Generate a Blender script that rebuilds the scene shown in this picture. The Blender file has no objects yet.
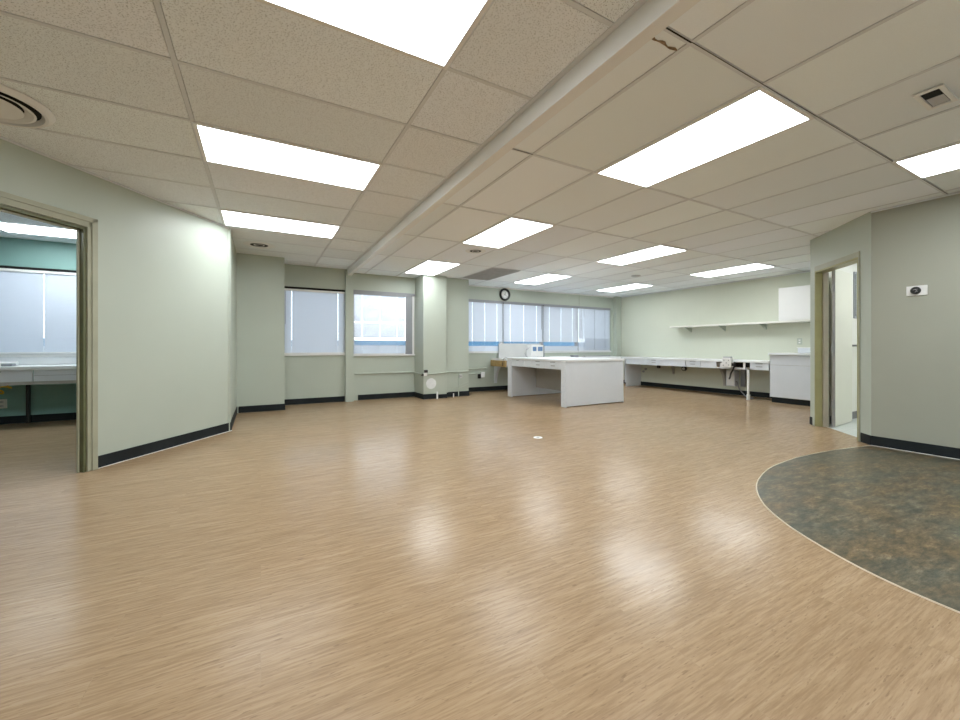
import bpy, bmesh, math, random
from mathutils import Vector, Matrix
random.seed(7)
scene = bpy.context.scene
C = scene.collection
PI = math.pi
ZL, ZR = 2.453, 2.415           # the two ceiling heights
TILE = 0.6096

# ------------------------------------------------------------------ materials
def nt(name):
    m = bpy.data.materials.new(name); m.use_nodes = True
    n = m.node_tree; n.nodes.clear()
    out = n.nodes.new('ShaderNodeOutputMaterial')
    return m, n, out
def node(n, t, **kw):
    x = n.nodes.new(t)
    for k, v in kw.items(): setattr(x, k, v)
    return x
def coords(n, scale=(1, 1, 1), rot=(0, 0, 0), world=True):
    if world:
        g = node(n, 'ShaderNodeNewGeometry'); src = g.outputs['Position']
    else:
        g = node(n, 'ShaderNodeTexCoord'); src = g.outputs['Object']
    mp = node(n, 'ShaderNodeMapping')
    mp.inputs['Scale'].default_value = scale; mp.inputs['Rotation'].default_value = rot
    n.links.new(src, mp.inputs['Vector'])
    return mp.outputs['Vector']
def noise(n, vec, scale, detail=4, rough=.55):
    t = node(n, 'ShaderNodeTexNoise'); t.inputs['Scale'].default_value = scale
    t.inputs['Detail'].default_value = detail; t.inputs['Roughness'].default_value = rough
    n.links.new(vec, t.inputs['Vector']); return t.outputs['Fac']
def ramp(n, fac, stops):
    r = node(n, 'ShaderNodeValToRGB')
    el = r.color_ramp.elements
    while len(el) < len(stops): el.new(.5)
    for e, (p, c) in zip(el, stops):
        e.position = p; e.color = (c, c, c, 1) if isinstance(c, (int, float)) else (*c, 1)
    n.links.new(fac, r.inputs['Fac']); return r.outputs['Color']
def mix(n, fac, a, b, mode='MIX'):
    m = node(n, 'ShaderNodeMix', data_type='RGBA', blend_type=mode)
    for i, v in ((0, fac), (6, a), (7, b)):
        if hasattr(v, 'is_linked'): n.links.new(v, m.inputs[i])
        elif i == 0: m.inputs[0].default_value = v
        else: m.inputs[i].default_value = (*v, 1)
    return m.outputs[2]
def bsdf(n, out, col, rough=.5, spec=.5, metal=0, bump=None, bstr=.2, bdist=.002):
    b = node(n, 'ShaderNodeBsdfPrincipled')
    if hasattr(col, 'is_linked'): n.links.new(col, b.inputs['Base Color'])
    else: b.inputs['Base Color'].default_value = (*col, 1)
    if hasattr(rough, 'is_linked'): n.links.new(rough, b.inputs['Roughness'])
    else: b.inputs['Roughness'].default_value = rough
    if hasattr(spec, 'is_linked'): n.links.new(spec, b.inputs['Specular IOR Level'])
    else: b.inputs['Specular IOR Level'].default_value = spec
    b.inputs['Metallic'].default_value = metal
    if bump is not None:
        bp = node(n, 'ShaderNodeBump'); bp.inputs['Strength'].default_value = bstr
        bp.inputs['Distance'].default_value = bdist
        n.links.new(bump, bp.inputs['Height']); n.links.new(bp.outputs['Normal'], b.inputs['Normal'])
    n.links.new(b.outputs['BSDF'], out.inputs['Surface']); return b
def paint(name, col, rough=.5, spec=.4, var=.06, scale=1.2, metal=0, bumps=0.0):
    m, n, out = nt(name)
    v = coords(n)
    f = noise(n, v, scale, 5)
    lo = tuple(c * (1 - var) for c in col); hi = tuple(min(1, c * (1 + var)) for c in col)
    c = ramp(n, f, [(.3, lo), (.7, hi)])
    bump = noise(n, v, 140, 2) if bumps else None
    bsdf(n, out, c, rough, spec, metal, bump, bumps, .001)
    return m
def emit(name, col, s):
    m, n, out = nt(name)
    e = node(n, 'ShaderNodeEmission'); e.inputs['Color'].default_value = (*col, 1)
    e.inputs['Strength'].default_value = s
    n.links.new(e.outputs[0], out.inputs['Surface']); return m

M = {}
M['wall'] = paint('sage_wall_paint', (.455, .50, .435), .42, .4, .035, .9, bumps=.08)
M['wall_far'] = paint('sage_wall_paint_lit', (.60, .625, .525), .45, .4, .03, .9, bumps=.08)  # same sage paint, lightened for the stronger light on the far right wall
M['wall_front'] = paint('sage_wall_paint_shaded', (.365, .375, .315), .5, .3, .04, .9, bumps=.08)  # same sage paint, darkened for the dimmer light on the restroom front wall
M['wall_teal'] = paint('teal_wall_paint', (.23, .39, .36), .5, .4, .05, 1.0, bumps=.08)
M['rest_wall'] = paint('cream_wall_paint', (.82, .81, .76), .5, .3, .03)
M['door_paint'] = paint('cream_door_paint', (.76, .75, .66), .45, .4, .03)
M['frame_olive'] = paint('olive_frame_paint', (.36, .36, .27), .38, .5, .08, 6)
M['jamb_olive'] = paint('dark_olive_jamb_paint', (.115, .125, .06), .35, .5, .12, 8)
M['jamb_tan'] = paint('tan_jamb_paint', (.42, .38, .31), .4, .5, .06, 8)
M['jamb_mustard'] = paint('mustard_jamb_paint', (.33, .31, .15), .4, .5, .06, 8)
M['black_base'] = paint('black_vinyl_baseboard', (.014, .018, .020), .55, .2, .3, 5)
M['grey_base'] = paint('grey_vinyl_baseboard', (.22, .22, .22), .5, .4, .1, 5)
M['white'] = paint('white_enamel', (.80, .80, .79), .4, .4, .02)
M['laminate'] = paint('pale_grey_laminate', (.66, .69, .735), .42, .4, .025, 3)
M['laminate_top'] = paint('white_worktop_laminate', (.78, .80, .82), .32, .5, .02, 3)
M['inner'] = paint('inner_grey_panel', (.42, .41, .39), .5, .4, .05, 3)
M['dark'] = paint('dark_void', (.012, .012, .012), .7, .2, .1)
M['black'] = paint('black_plastic', (.015, .015, .016), .35, .5, .1)
M['steel'] = paint('grey_steel', (.40, .40, .41), .35, .5, .06, 4, metal=.6)
M['grille'] = paint('grey_grille', (.52, .52, .54), .6, .3, .08, 10)
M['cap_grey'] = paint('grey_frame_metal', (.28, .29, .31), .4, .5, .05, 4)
M['plaster'] = paint('white_filler_plaster', (.72, .74, .74), .7, .2, .06, 12)
M['plywood'] = paint('raw_plywood', (.42, .29, .12), .65, .3, .25, 30)
M['yellow'] = paint('yellow_cord', (.75, .50, .05), .45, .4, .05)
M['panel_grey'] = paint('grey_standing_panel', (.56, .56, .55), .5, .3, .04, 4)
M['blue_screen'] = paint('blue_window_plastic', (.16, .26, .45), .25, .5, .15, 40)
M['tape'] = paint('floor_cover_white', (.8, .8, .78), .5, .4, .03)
M['brown'] = paint('old_glue_stain', (.25, .18, .12), .8, .2, .3, 60)
M['trimline'] = paint('pale_edge_strip', (.60, .52, .40), .4, .4, .06, 6)
M['concrete'] = paint('pale_parapet', (.74, .70, .70), .8, .2, .08, 2)
M['blue_band'] = paint('blue_facade_band', (.014, .135, .27), .5, .4, .1, 1)
M['light'] = emit('troffer_diffuser', (.93, .98, 1.0), 11.2)
M['light_cool'] = emit('troffer_diffuser_cool', (.90, .97, 1.0), 12.5)

def m_tbar():
    return paint('white_ceiling_bar', (.69, .71, .74), .5, .3, .04, 3)
M['tbar'] = m_tbar()
def m_tile_fissured():
    m, n, out = nt('fissured_ceiling_tile')
    v = coords(n, (1, 1.7, 1))
    vo = node(n, 'ShaderNodeTexVoronoi'); vo.inputs['Scale'].default_value = 105
    wob = noise(n, coords(n), 40, 2)
    n.links.new(v, vo.inputs['Vector'])
    big = noise(n, coords(n), 90, 3, .7)
    a = ramp(n, vo.outputs['Distance'], [(.20, 1.0), (.38, 0.0)])
    b = ramp(n, big, [(.36, 0.0), (.52, 1.0)])
    hole = mix(n, 1.0, a, b, 'MULTIPLY')
    info = node(n, 'ShaderNodeVertexColor'); info.layer_name = 'tone'
    base = mix(n, 1.0, (.905, .96, 1.0), info.outputs['Color'], 'MULTIPLY')
    base = mix(n, ramp(n, noise(n, coords(n), 2.0, 3), [(.35, 0.0), (.7, .10)]), base, (.86, .84, .83))
    col = mix(n, hole, base, (.40, .41, .42))
    inv = node(n, 'ShaderNodeInvert'); n.links.new(hole, inv.inputs['Color'])
    bsdf(n, out, col, .85, .2, 0, inv.outputs['Color'], .3, .002)
    return m
def m_tile_smooth():
    m, n, out = nt('smooth_ceiling_tile')
    info = node(n, 'ShaderNodeVertexColor'); info.layer_name = 'tone'
    base = mix(n, 1.0, (.905, .96, 1.0), info.outputs['Color'], 'MULTIPLY')
    base = mix(n, ramp(n, noise(n, coords(n), 1.6, 4), [(.4, 0.0), (.75, .12)]), base, (.86, .86, .85))
    f = noise(n, coords(n), 170, 3, .7)
    col = mix(n, ramp(n, f, [(.3, .10), (.6, 0.0)]), base, (.6, .62, .63))
    bsdf(n, out, col, .8, .2, 0, f, .12, .001)
    return m
M['tile_l'] = m_tile_fissured(); M['tile_r'] = m_tile_smooth()

def m_wood():
    m, n, out = nt('vinyl_plank_floor')
    geo = coords(n)
    br = node(n, 'ShaderNodeTexBrick'); br.offset = .37; br.offset_frequency = 2
    br.inputs['Scale'].default_value = 1.0
    br.inputs['Brick Width'].default_value = 1.22; br.inputs['Row Height'].default_value = .152
    br.inputs['Mortar Size'].default_value = .0012; br.inputs['Mortar Smooth'].default_value = .3
    br.inputs['Color1'].default_value = (0, 0, 0, 1); br.inputs['Color2'].default_value = (1, 1, 1, 1)
    br.inputs['Mortar'].default_value = (.3, .3, .3, 1)
    n.links.new(geo, br.inputs['Vector'])
    # every plank shifts its own grain
    off = node(n, 'ShaderNodeVectorMath', operation='MULTIPLY_ADD')
    off.inputs[1].default_value = (7.3, 3.1, 5.0)
    n.links.new(br.outputs['Color'], off.inputs[0]); n.links.new(geo, off.inputs[2])
    def gv(s):
        mp = node(n, 'ShaderNodeMapping'); mp.inputs['Scale'].default_value = s
        n.links.new(off.outputs[0], mp.inputs['Vector']); return mp.outputs['Vector']
    fine = noise(n, gv((7, 95, 1)), 1.0, 6, .66)
    mid = noise(n, gv((2.6, 26, 1)), 1.0, 6, .62)
    wv = node(n, 'ShaderNodeTexWave', wave_type='BANDS', bands_direction='Y')
    wv.inputs['Scale'].default_value = 4.5; wv.inputs['Distortion'].default_value = 9
    wv.inputs['Detail'].default_value = 3; wv.inputs['Detail Scale'].default_value = 1.2
    n.links.new(gv((.7, 4.2, 1)), wv.inputs['Vector'])
    c1 = ramp(n, mid, [(.25, (.330, .228, .136)), (.5, (.380, .268, .164)), (.75, (.425, .308, .198))])
    c2 = mix(n, ramp(n, fine, [(.38, .55), (.58, 0.0)]), c1, (.23, .148, .080))
    c3 = mix(n, ramp(n, wv.outputs['Fac'], [(.0, .16), (.35, 0.0)]), c2, (.26, .17, .098))
    tone = ramp(n, br.outputs['Color'], [(0, .965), (1, 1.02)])
    c4 = mix(n, 1.0, c3, tone, 'MULTIPLY')
    c5 = mix(n, br.outputs['Fac'], c4, (.33, .235, .145))
    flecks = noise(n, gv((22, 130, 1)), 1.0, 2, .5)
    c6 = mix(n, ramp(n, flecks, [(.64, 0.0), (.72, .6)]), c5, (.20, .13, .075))
    # worn patches change the gloss
    wear = noise(n, geo, .9, 5, .6)
    r1 = ramp(n, wear, [(.3, .205), (.7, .262)])
    # polished worn patches placed where lamp and window reflections stand out
    total = None
    for cx, cyy, rad, amt in ((1.46, 1.19, .75, .55), (2.2, 1.32, .45, .45), (.45, 4.1, .6, .6), (.6, 2.1, .5, .18)):
        d = node(n, 'ShaderNodeVectorMath', operation='DISTANCE'); d.inputs[1].default_value = (cx, cyy, 0)
        n.links.new(geo, d.inputs[0])
        mr = node(n, 'ShaderNodeMapRange', interpolation_type='SMOOTHSTEP')
        mr.inputs['From Min'].default_value = rad; mr.inputs['From Max'].default_value = 0
        mr.inputs['To Max'].default_value = amt; n.links.new(d.outputs['Value'], mr.inputs['Value'])
        if total is None: total = mr.outputs[0]
        else:
            ad = node(n, 'ShaderNodeMath', operation='ADD'); n.links.new(total, ad.inputs[0]); n.links.new(mr.outputs[0], ad.inputs[1]); total = ad.outputs[0]
    br2 = node(n, 'ShaderNodeMath', operation='MULTIPLY_ADD'); n.links.new(total, br2.inputs[0])
    nz = ramp(n, noise(n, coords(n, (2, 9, 1), (0, 0, .5)), 2.0, 5, .7), [(.35, .35), (.65, 1.0)])
    n.links.new(nz, br2.inputs[1]); br2.inputs[2].default_value = .13
    spec = br2.outputs[0]
    bsdf(n, out, c6, r1, spec, 0)
    return m
M['wood'] = m_wood()

def m_slate():
    m, n, out = nt('mottled_slate_vinyl')
    rot = (0, 0, .42)
    big = noise(n, coords(n, (1.2, 2.0, 1), rot), 2.0, 4, .6)
    med = noise(n, coords(n, (1.0, 2.8, 1), rot), 6.5, 8, .74)
    fine = noise(n, coords(n, (1.0, 3.2, 1), rot), 20, 5, .7)
    c1 = ramp(n, med, [(.32, (.050, .052, .048)), (.44, (.100, .098, .082)), (.54, (.160, .140, .105)), (.66, (.27, .235, .18))])
    tint = ramp(n, big, [(.36, (.78, .90, .92)), (.46, (1.0, 1.0, .90)), (.56, (1.16, 1.0, .80)), (.68, (1.2, 1.0, .70))])
    c = mix(n, 1.0, c1, tint, 'MULTIPLY')
    c = mix(n, ramp(n, fine, [(.38, .60), (.55, 0.0)]), c, (.055, .050, .038))
    c = mix(n, 1.0, c, (.88, .86, .82), 'MULTIPLY')
    bsdf(n, out, c, .34, .30, 0, med, .05, .001)
    return m
M['slate'] = m_slate()
def m_tilefloor():
    m, n, out = nt('pale_restroom_floor_tile')
    br = node(n, 'ShaderNodeTexBrick'); br.offset = 0
    br.inputs['Brick Width'].default_value = .3; br.inputs['Row Height'].default_value = .3
    br.inputs['Scale'].default_value = 1; br.inputs['Mortar Size'].default_value = .002
    br.inputs['Color1'].default_value = (.62, .66, .64, 1); br.inputs['Color2'].default_value = (.68, .71, .69, 1)
    br.inputs['Mortar'].default_value = (.45, .46, .44, 1)
    n.links.new(coords(n), br.inputs['Vector'])
    bsdf(n, out, br.outputs['Color'], .3, .4); return m
M['tilefloor'] = m_tilefloor()
def m_slat(name, k, tl):
    m, n, out = nt(name)
    b = node(n, 'ShaderNodeBsdfPrincipled'); b.inputs['Base Color'].default_value = (.62 * k, .66 * k, .72 * k, 1)
    b.inputs['Roughness'].default_value = .45
    t = node(n, 'ShaderNodeBsdfTranslucent'); t.inputs['Color'].default_value = (.70, .75, .84, 1)
    mx = node(n, 'ShaderNodeMixShader'); mx.inputs[0].default_value = tl
    n.links.new(b.outputs[0], mx.inputs[1]); n.links.new(t.outputs[0], mx.inputs[2])
    n.links.new(mx.outputs[0], out.inputs['Surface']); return m
M['slat'] = m_slat('blind_slat_enamel', 1.0, .215); M['slat_grey'] = m_slat('grey_blind_slat', .92, .17); M['cord'] = m_slat('blind_ladder_tape', 1.3, .85)
def m_glass():
    m, n, out = nt('window_glass')
    tr = node(n, 'ShaderNodeBsdfTransparent'); gl = node(n, 'ShaderNodeBsdfGlossy')
    tr.inputs['Color'].default_value = (.93, .96, .96, 1); gl.inputs['Roughness'].default_value = .02
    fr = node(n, 'ShaderNodeFresnel'); fr.inputs['IOR'].default_value = 1.45
    mx = node(n, 'ShaderNodeMixShader')
    n.links.new(fr.outputs[0], mx.inputs[0]); n.links.new(tr.outputs[0], mx.inputs[1]); n.links.new(gl.outputs[0], mx.inputs[2])
    n.links.new(mx.outputs[0], out.inputs['Surface']); return m
M['glass'] = m_glass()
def m_mirror():
    m, n, out = nt('restroom_mirror_glass'); bsdf(n, out, (.55, .58, .57), .15, .5, .7); return m
M['mirror'] = m_mirror()

# ------------------------------------------------------------------ mesh helpers
class MB:
    def __init__(s): s.bm = bmesh.new()
    def hexa(s, p):                       # p: 8 corners, bottom ring 0-3 then top ring 4-7
        v = [s.bm.verts.new(Vector(q)) for q in p]
        for f in ((3, 2, 1, 0), (4, 5, 6, 7), (0, 1, 5, 4), (1, 2, 6, 5), (2, 3, 7, 6), (3, 0, 4, 7)):
            s.bm.faces.new([v[i] for i in f])
        return s
    def box(s, x0, x1, y0, y1, z0, z1):
        x0, x1 = sorted((x0, x1)); y0, y1 = sorted((y0, y1)); z0, z1 = sorted((z0, z1))
        return s.hexa([(x0, y0, z0), (x1, y0, z0), (x1, y1, z0), (x0, y1, z0),
                       (x0, y0, z1), (x1, y0, z1), (x1, y1, z1), (x0, y1, z1)])
    def seg(s, p, q, a0, a1, n0, n1, z0, z1):
        """box along the plan line p->q: a along the line, n along its right-hand normal"""
        p = Vector(p); q = Vector(q); t = (q - p).normalized(); nn = Vector((t.y, -t.x))
        def P(a, n): w = p + t * a + nn * n; return (w.x, w.y)
        ring = [P(a0, n0), P(a0, n1), P(a1, n1), P(a1, n0)]
        if (n1 - n0) * (a1 - a0) < 0: ring.reverse()
        return s.hexa([(*r, z0) for r in ring] + [(*r, z1) for r in ring])
    def prism(s, pts, z0, z1):
        lo = [s.bm.verts.new((x, y, z0)) for x, y in pts]; hi = [s.bm.verts.new((x, y, z1)) for x, y in pts]
        n = len(pts)
        s.bm.faces.new(hi); s.bm.faces.new(lo[::-1])
        for i in range(n): s.bm.faces.new((lo[i], lo[(i + 1) % n], hi[(i + 1) % n], hi[i]))
        return s
    def extrude(s, pts3, d):
        d = Vector(d); a = [s.bm.verts.new(Vector(p)) for p in pts3]; b = [s.bm.verts.new(Vector(p) + d) for p in pts3]
        n = len(a)
        s.bm.faces.new(a[::-1]); s.bm.faces.new(b)
        for i in range(n): s.bm.faces.new((a[i], a[(i + 1) % n], b[(i + 1) % n], b[i]))
        return s
    def tube(s, pts, r, seg=10):
        pts = [Vector(p) for p in pts]; rings = []
        up = Vector((0, 0, 1))
        for i, p in enumerate(pts):
            d = (pts[min(i + 1, len(pts) - 1)] - pts[max(i - 1, 0)]).normalized()
            ref = up if abs(d.z) < .9 else Vector((1, 0, 0))
            a = d.cross(ref).normalized(); b = d.cross(a).normalized()
            rings.append([s.bm.verts.new(p + (a * math.cos(k * 2 * PI / seg) + b * math.sin(k * 2 * PI / seg)) * r) for k in range(seg)])
        for i in range(len(rings) - 1):
            for k in range(seg):
                s.bm.faces.new((rings[i][k], rings[i][(k + 1) % seg], rings[i + 1][(k + 1) % seg], rings[i + 1][k]))
        s.bm.faces.new(rings[0][::-1]); s.bm.faces.new(rings[-1])
        return s
    def lathe(s, prof, origin, axis='Z', seg=40, close=True):
        """prof: (r, h) pairs turned about an axis through origin"""
        o = Vector(origin); rings = []
        for r, h in prof:
            ring = []
            for k in range(seg):
                c, sn = math.cos(k * 2 * PI / seg) * r, math.sin(k * 2 * PI / seg) * r
                v = {'Z': (c, sn, h), 'Y': (c, h, sn), 'X': (h, c, sn)}[axis]
                ring.append(s.bm.verts.new(o + Vector(v)))
            rings.append(ring)
        for i in range(len(rings) - 1):
            for k in range(seg):
                s.bm.faces.new((rings[i][k], rings[i][(k + 1) % seg], rings[i + 1][(k + 1) % seg], rings[i + 1][k]))
        if close: s.bm.faces.new(rings[0][::-1]); s.bm.faces.new(rings[-1])
        return s
    def build(s, name, mat, parent=None, bevel=0, smooth=False):
        bmesh.ops.recalc_face_normals(s.bm, faces=s.bm.faces)
        me = bpy.data.meshes.new(name); s.bm.to_mesh(me); s.bm.free()
        me.materials.append(M[mat] if isinstance(mat, str) else mat)
        o = bpy.data.objects.new(name, me); C.objects.link(o)
        if parent is not None:
            o.parent = parent; o.matrix_parent_inverse = Matrix.Translation(-Vector(parent.location)) if parent.location.length else Matrix()
        if smooth:
            for f in me.polygons: f.use_smooth = True
            try:
                md = o.modifiers.new('edge', 'EDGE_SPLIT'); md.split_angle = math.radians(35)
            except Exception: pass
        if bevel:
            md = o.modifiers.new('soft', 'BEVEL'); md.width = bevel; md.segments = 2; md.limit_method = 'ANGLE'
        return o
def tag(o, label=None, cat=None, group=None, kind=None):
    if label: o['label'] = label
    if cat: o['category'] = cat
    if group: o['group'] = group
    if kind: o['kind'] = kind
    return o
def struct(o, label=None):
    o['kind'] = 'structure'
    if label: o['label'] = label
    return o
def thing(name, loc, label, cat, group=None):
    o = bpy.data.objects.new(name, None); C.objects.link(o)
    o.location = loc; o.empty_display_size = .1
    return tag(o, label, cat, group)
def copy_tree(o, parent=None, delta=(0, 0, 0)):
    c = o.copy(); C.objects.link(c)
    if parent is not None: c.parent = parent
    else: c.location = o.location + Vector(delta)
    for ch in list(o.children): copy_tree(ch, c)
    return c

# ------------------------------------------------------------------ key plan points (metres, camera over the origin)
XB = 1.405                                  # ceiling step
DA, DB = (-2.75, 2.29), (-.32, 5.70)        # diagonal wall on the left
dl = (Vector(DB) - Vector(DA)).length
tdir = (Vector(DB) - Vector(DA)).normalized()
def along(p):                               # distance of a plan point along the diagonal
    return (Vector(p) - Vector(DA)).dot(tdir)
aJ = along((-1.25, 4.39)); aO = aJ - .915   # clear opening of the left doorway
EA, EB = (6.33, 2.50), (5.52, 1.66)         # diagonal face with the restroom door
YW1, YW2, YW3 = 7.72, 7.78, 8.0             # window walls
XR = 8.85

# ------------------------------------------------------------------ floors
struct(MB().box(-5.2, 9.1, -3.4, 8.3, -.06, 0).build('floor', 'wood'))
pts = [(5.56, 1.655), (5.33, 1.69), (4.87, 1.765), (4.36, 1.80), (3.98, 1.785), (3.64, 1.735), (3.22, 1.60), (2.88, 1.40), (2.64, 1.16),
       (2.47, .89), (2.375, .66), (2.335, .42), (2.34, .12), (2.43, -.28), (2.62, -.70), (2.92, -1.12), (3.35, -1.50), (3.9, -1.76), (4.5, -1.82), (5.1, -1.74), (5.56, -1.55)]
def catmull(p, sub=6):
    r = []
    for i in range(len(p) - 1):
        a, b, c, d = (Vector(p[max(i - 1, 0)]), Vector(p[i]), Vector(p[i + 1]), Vector(p[min(i + 2, len(p) - 1)]))
        for k in range(sub):
            t = k / sub
            w = .5 * ((2 * b) + (c - a) * t + (2 * a - 5 * b + 4 * c - d) * t * t + (3 * b - a - 3 * c + d) * t ** 3)
            r.append((w.x, w.y))
    r.append(tuple(p[-1])); return r
curve = catmull(pts)
struct(MB().prism(curve, 0.0005, .0022).build('floor_entry', 'slate'))
struct(MB().tube([(x, y, .0008) for x, y in curve], .0045, 6).build('trim_floor_edge', 'trimline'))
struct(MB().prism([(6.36, 2.385), (5.66, 1.665), (5.64, 1.60), (5.64, -.4), (8.8, -.4), (8.8, 2.40)], .0005, .002).build('floor_restroom', 'tilefloor'))

# ------------------------------------------------------------------ ceilings: hung tiles in a bar grid
def ceiling(name, xs, ys, z, mat, barname):
    bm = bmesh.new(); lay = bm.loops.layers.color.new('tone')
    g = .0145
    for i in range(len(xs) - 1):
        for j in range(len(ys) - 1):
            x0, x1, y0, y1 = xs[i] + g, xs[i + 1] - g, ys[j] + g, ys[j + 1] - g
            if x1 - x0 < .02 or y1 - y0 < .02: continue
            dz = random.uniform(.001, .004)
            t = random.uniform(.955, 1.0)
            vv = [bm.verts.new((x, y, zz)) for zz in (z + dz, z + .02) for x, y in ((x0, y0), (x1, y0), (x1, y1), (x0, y1))]
            tint = (t, t * random.uniform(.99, 1.0), t * random.uniform(.985, 1.0), 1)
            for f in ((0, 3, 2, 1), (4, 5, 6, 7), (0, 1, 5, 4), (1, 2, 6, 5), (2, 3, 7, 6), (3, 0, 4, 7)):
                fc = bm.faces.new([vv[k] for k in f])
                for l in fc.loops: l[lay] = tint
    me = bpy.data.meshes.new(name); bm.to_mesh(me); bm.free(); me.materials.append(M[mat])
    o = bpy.data.objects.new(name, me); C.objects.link(o); struct(o)
    b = MB(); w = .0115
    for x in xs: b.box(x - w, x + w, ys[0], ys[-1], z - .001, z + .012)
    for y in ys: b.box(xs[0], xs[-1], y - w, y + w, z - .0006, z + .012)
    struct(b.build(barname, 'tbar', o))
    struct(MB().box(xs[0], xs[-1], ys[0], ys[-1], z + .025, z + .05).build(barname + '_backing', 'dark', o))
    return o
lx = [-.381 + 2 * TILE * i for i in range(-4, 2)] + [XB - .008]
ly = [2.496 + TILE * j for j in range(-10, 9)] + [8.15]
ceiling('ceiling_left', lx, ly, ZL, 'tile_l', 'grid_bars')
rx = [XB + .075] + [1.737 + TILE * i for i in range(0, 12)] + [8.95]
ry = [1.1425 + 2 * TILE * k for k in range(-4, 6)] + [8.15]
ceiling('ceiling_right', rx, ry, ZR, 'tile_r', 'grid_bars')
struct(MB().box(XB, XB + .075, -3.4, 7.655, 2.343, ZL + .02).build('trim_ceiling_step', 'white', bevel=.004))
struct(MB().box(XB - .030, XB - .001, -3.4, 7.70, ZL - .004, ZL + .01).build('trim_ceiling_angle', 'tbar'))

# ------------------------------------------------------------------ walls
H = 2.47
w = MB()
w.seg(DA, DB, 0, aO, 0, -.05, 0, H); w.seg(DA, DB, aJ, dl, 0, -.05, 0, H); w.seg(DA, DB, aO, aJ, 0, -.05, 2.01, H)
struct(w.build('wall_left', 'wall'))
w = MB(); w.box(-.45, -.325, 5.66, 7.75, 0, H)
struct(w.build('wall_left_return', 'wall'))
struct(MB().box(-2.87, -2.75, -1.9, 2.33, 0, H).build('wall_west', 'wall'))
struct(MB().box(-2.87, 5.6, -1.97, -1.85, 0, H).build('wall_south', 'rest_wall'))  # unseen wall, moved closer and made cream to bounce light onto the ceiling
struct(MB().box(-.325, .335, 7.15, 7.85, 0, H).build('wall_back_pier', 'wall'))
# window wall, left bay (two windows) and right bay (four windows)
w = MB()
w.box(.335, 1.38, YW1, YW1 + .2, 0, .86); w.box(.335, 1.38, YW1 - .02, YW1 + .2, 2.075, H)
w.box(1.51, 2.76, YW2, YW2 + .2, 0, .845); w.box(1.51, 2.76, YW2 - .02, YW2 + .2, 2.10, H)
struct(w.build('wall_back_left', 'wall'))
struct(MB().box(1.375, 1.515, 7.655, 7.98, 0, H).build('column_window_post', 'wall'))
struct(MB().box(2.755, 3.245, 7.28, 8.2, 0, H).build('column_back', 'wall', bevel=.006))
struct(MB().box(3.245, 3.80, 7.40, 8.2, 0, H).build('column_back_side', 'wall', bevel=.004))
w = MB()
w.box(3.80, XR, YW3, YW3 + .2, 0, .875); w.box(3.80, XR, YW3, YW3 + .2, 2.10, H)
w.box(3.80, 4.03, YW3, YW3 + .2, .875, 2.10); w.box(8.56, XR, YW3, YW3 + .2, .875, 2.10)
struct(w.build('wall_back_right', 'wall'))
struct(MB().box(8.66, XR, 7.88, YW3 + .02, 0, H).build('column_corner', 'wall', bevel=.01))
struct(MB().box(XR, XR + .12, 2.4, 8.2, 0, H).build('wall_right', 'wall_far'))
struct(MB().box(7.395, 7.402, YW3 - .006, YW3, 2.10, 2.39).build('trim_wall_joint', 'frame_olive'))
# restroom block
ed = (Vector(EB) - Vector(EA)).length
b0, b1 = .128, .985                        # clear opening along EA->EB
w = MB()
w.seg(EA, EB, 0, b0, 0, -.12, 0, H); w.seg(EA, EB, b1, ed, 0, -.12, 0, H); w.seg(EA, EB, b0, b1, 0, -.12, 2.03, H)
struct(w.build('wall_restroom_diagonal', 'wall'))
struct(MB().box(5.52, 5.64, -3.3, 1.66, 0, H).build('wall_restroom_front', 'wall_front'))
struct(MB().box(6.33, XR, 2.41, 2.50, 0, H).build('wall_restroom_back', 'wall'))
w = MB(); w.box(6.45, XR, 2.400, 2.409, 0, 2.40); w.box(5.642, 8.8, -.5, -.4, 0, 2.4); w.box(8.74, 8.80, -.5, 2.4, 0, 2.4)
w.box(5.641, 5.65, -.4, 1.5, 0, 2.4)
struct(w.build('wall_restroom_inside', 'rest_wall'))
# left room shell
w = MB()
YL = 7.60
w.box(-5.0, -.45, YL, YL + .2, 0, .88); w.box(-5.0, -.45, YL - .01, YL + .2, 2.085, H); w.box(-1.4, -.45, YL, YL + .2, .88, 2.085); w.box(-5.0, -4.5, YL, YL + .2, .88, 2.085)
struct(w.build('wall_left_room_back', 'wall_teal'))
struct(MB().box(-5.1, -5.0, -1.0, 7.8, 0, H).build('wall_left_room_side', 'wall_teal'))
struct(MB().box(-5.0, -2.87, -1.1, -1.0, 0, H).build('wall_left_room_end', 'wall_teal'))
w = MB(); w.box(-.459, -.451, 5.72, 7.6, 0, H); struct(w.build('wall_left_room_right', 'wall_teal'))
w = MB(); w.seg(DA, DB, aJ + .06, dl + .05, -.0505, -.056, 0, H); struct(w.build('wall_left_room_diagonal', 'wall_teal'))

# baseboards
def base(name, mb, mat='black_base'): return struct(mb.build(name, mat, bevel=.002))
bh, bt = .102, .010
base('baseboard_left', MB().seg(DA, DB, aJ + .085, dl + .004, .0005, bt, .003, bh))
base('baseboard_left_return', MB().box(-.3245, -.315, 5.70, 7.15, .003, bh))
base('baseboard_back_pier', MB().box(-.3, .345, 7.14, 7.1495, .003, bh))
base('baseboard_back_pier_side', MB().box(.3355, .345, 7.15, YW1, .003, bh))
base('baseboard_back_left', MB().box(.35, 1.37, YW1 - bt, YW1 - .0005, .003, bh))
base('baseboard_back_middle', MB().box(1.62, 2.754, YW2 - bt, YW2 - .0005, .003, bh))
base('baseboard_column', MB().box(2.745, 2.7545, 7.27, YW2 - .012, .003, bh).box(2.745, 3.02, 7.27, 7.2795, .003, bh).box(3.06, 3.25, 7.27, 7.2795, .003, bh - .02))
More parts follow.
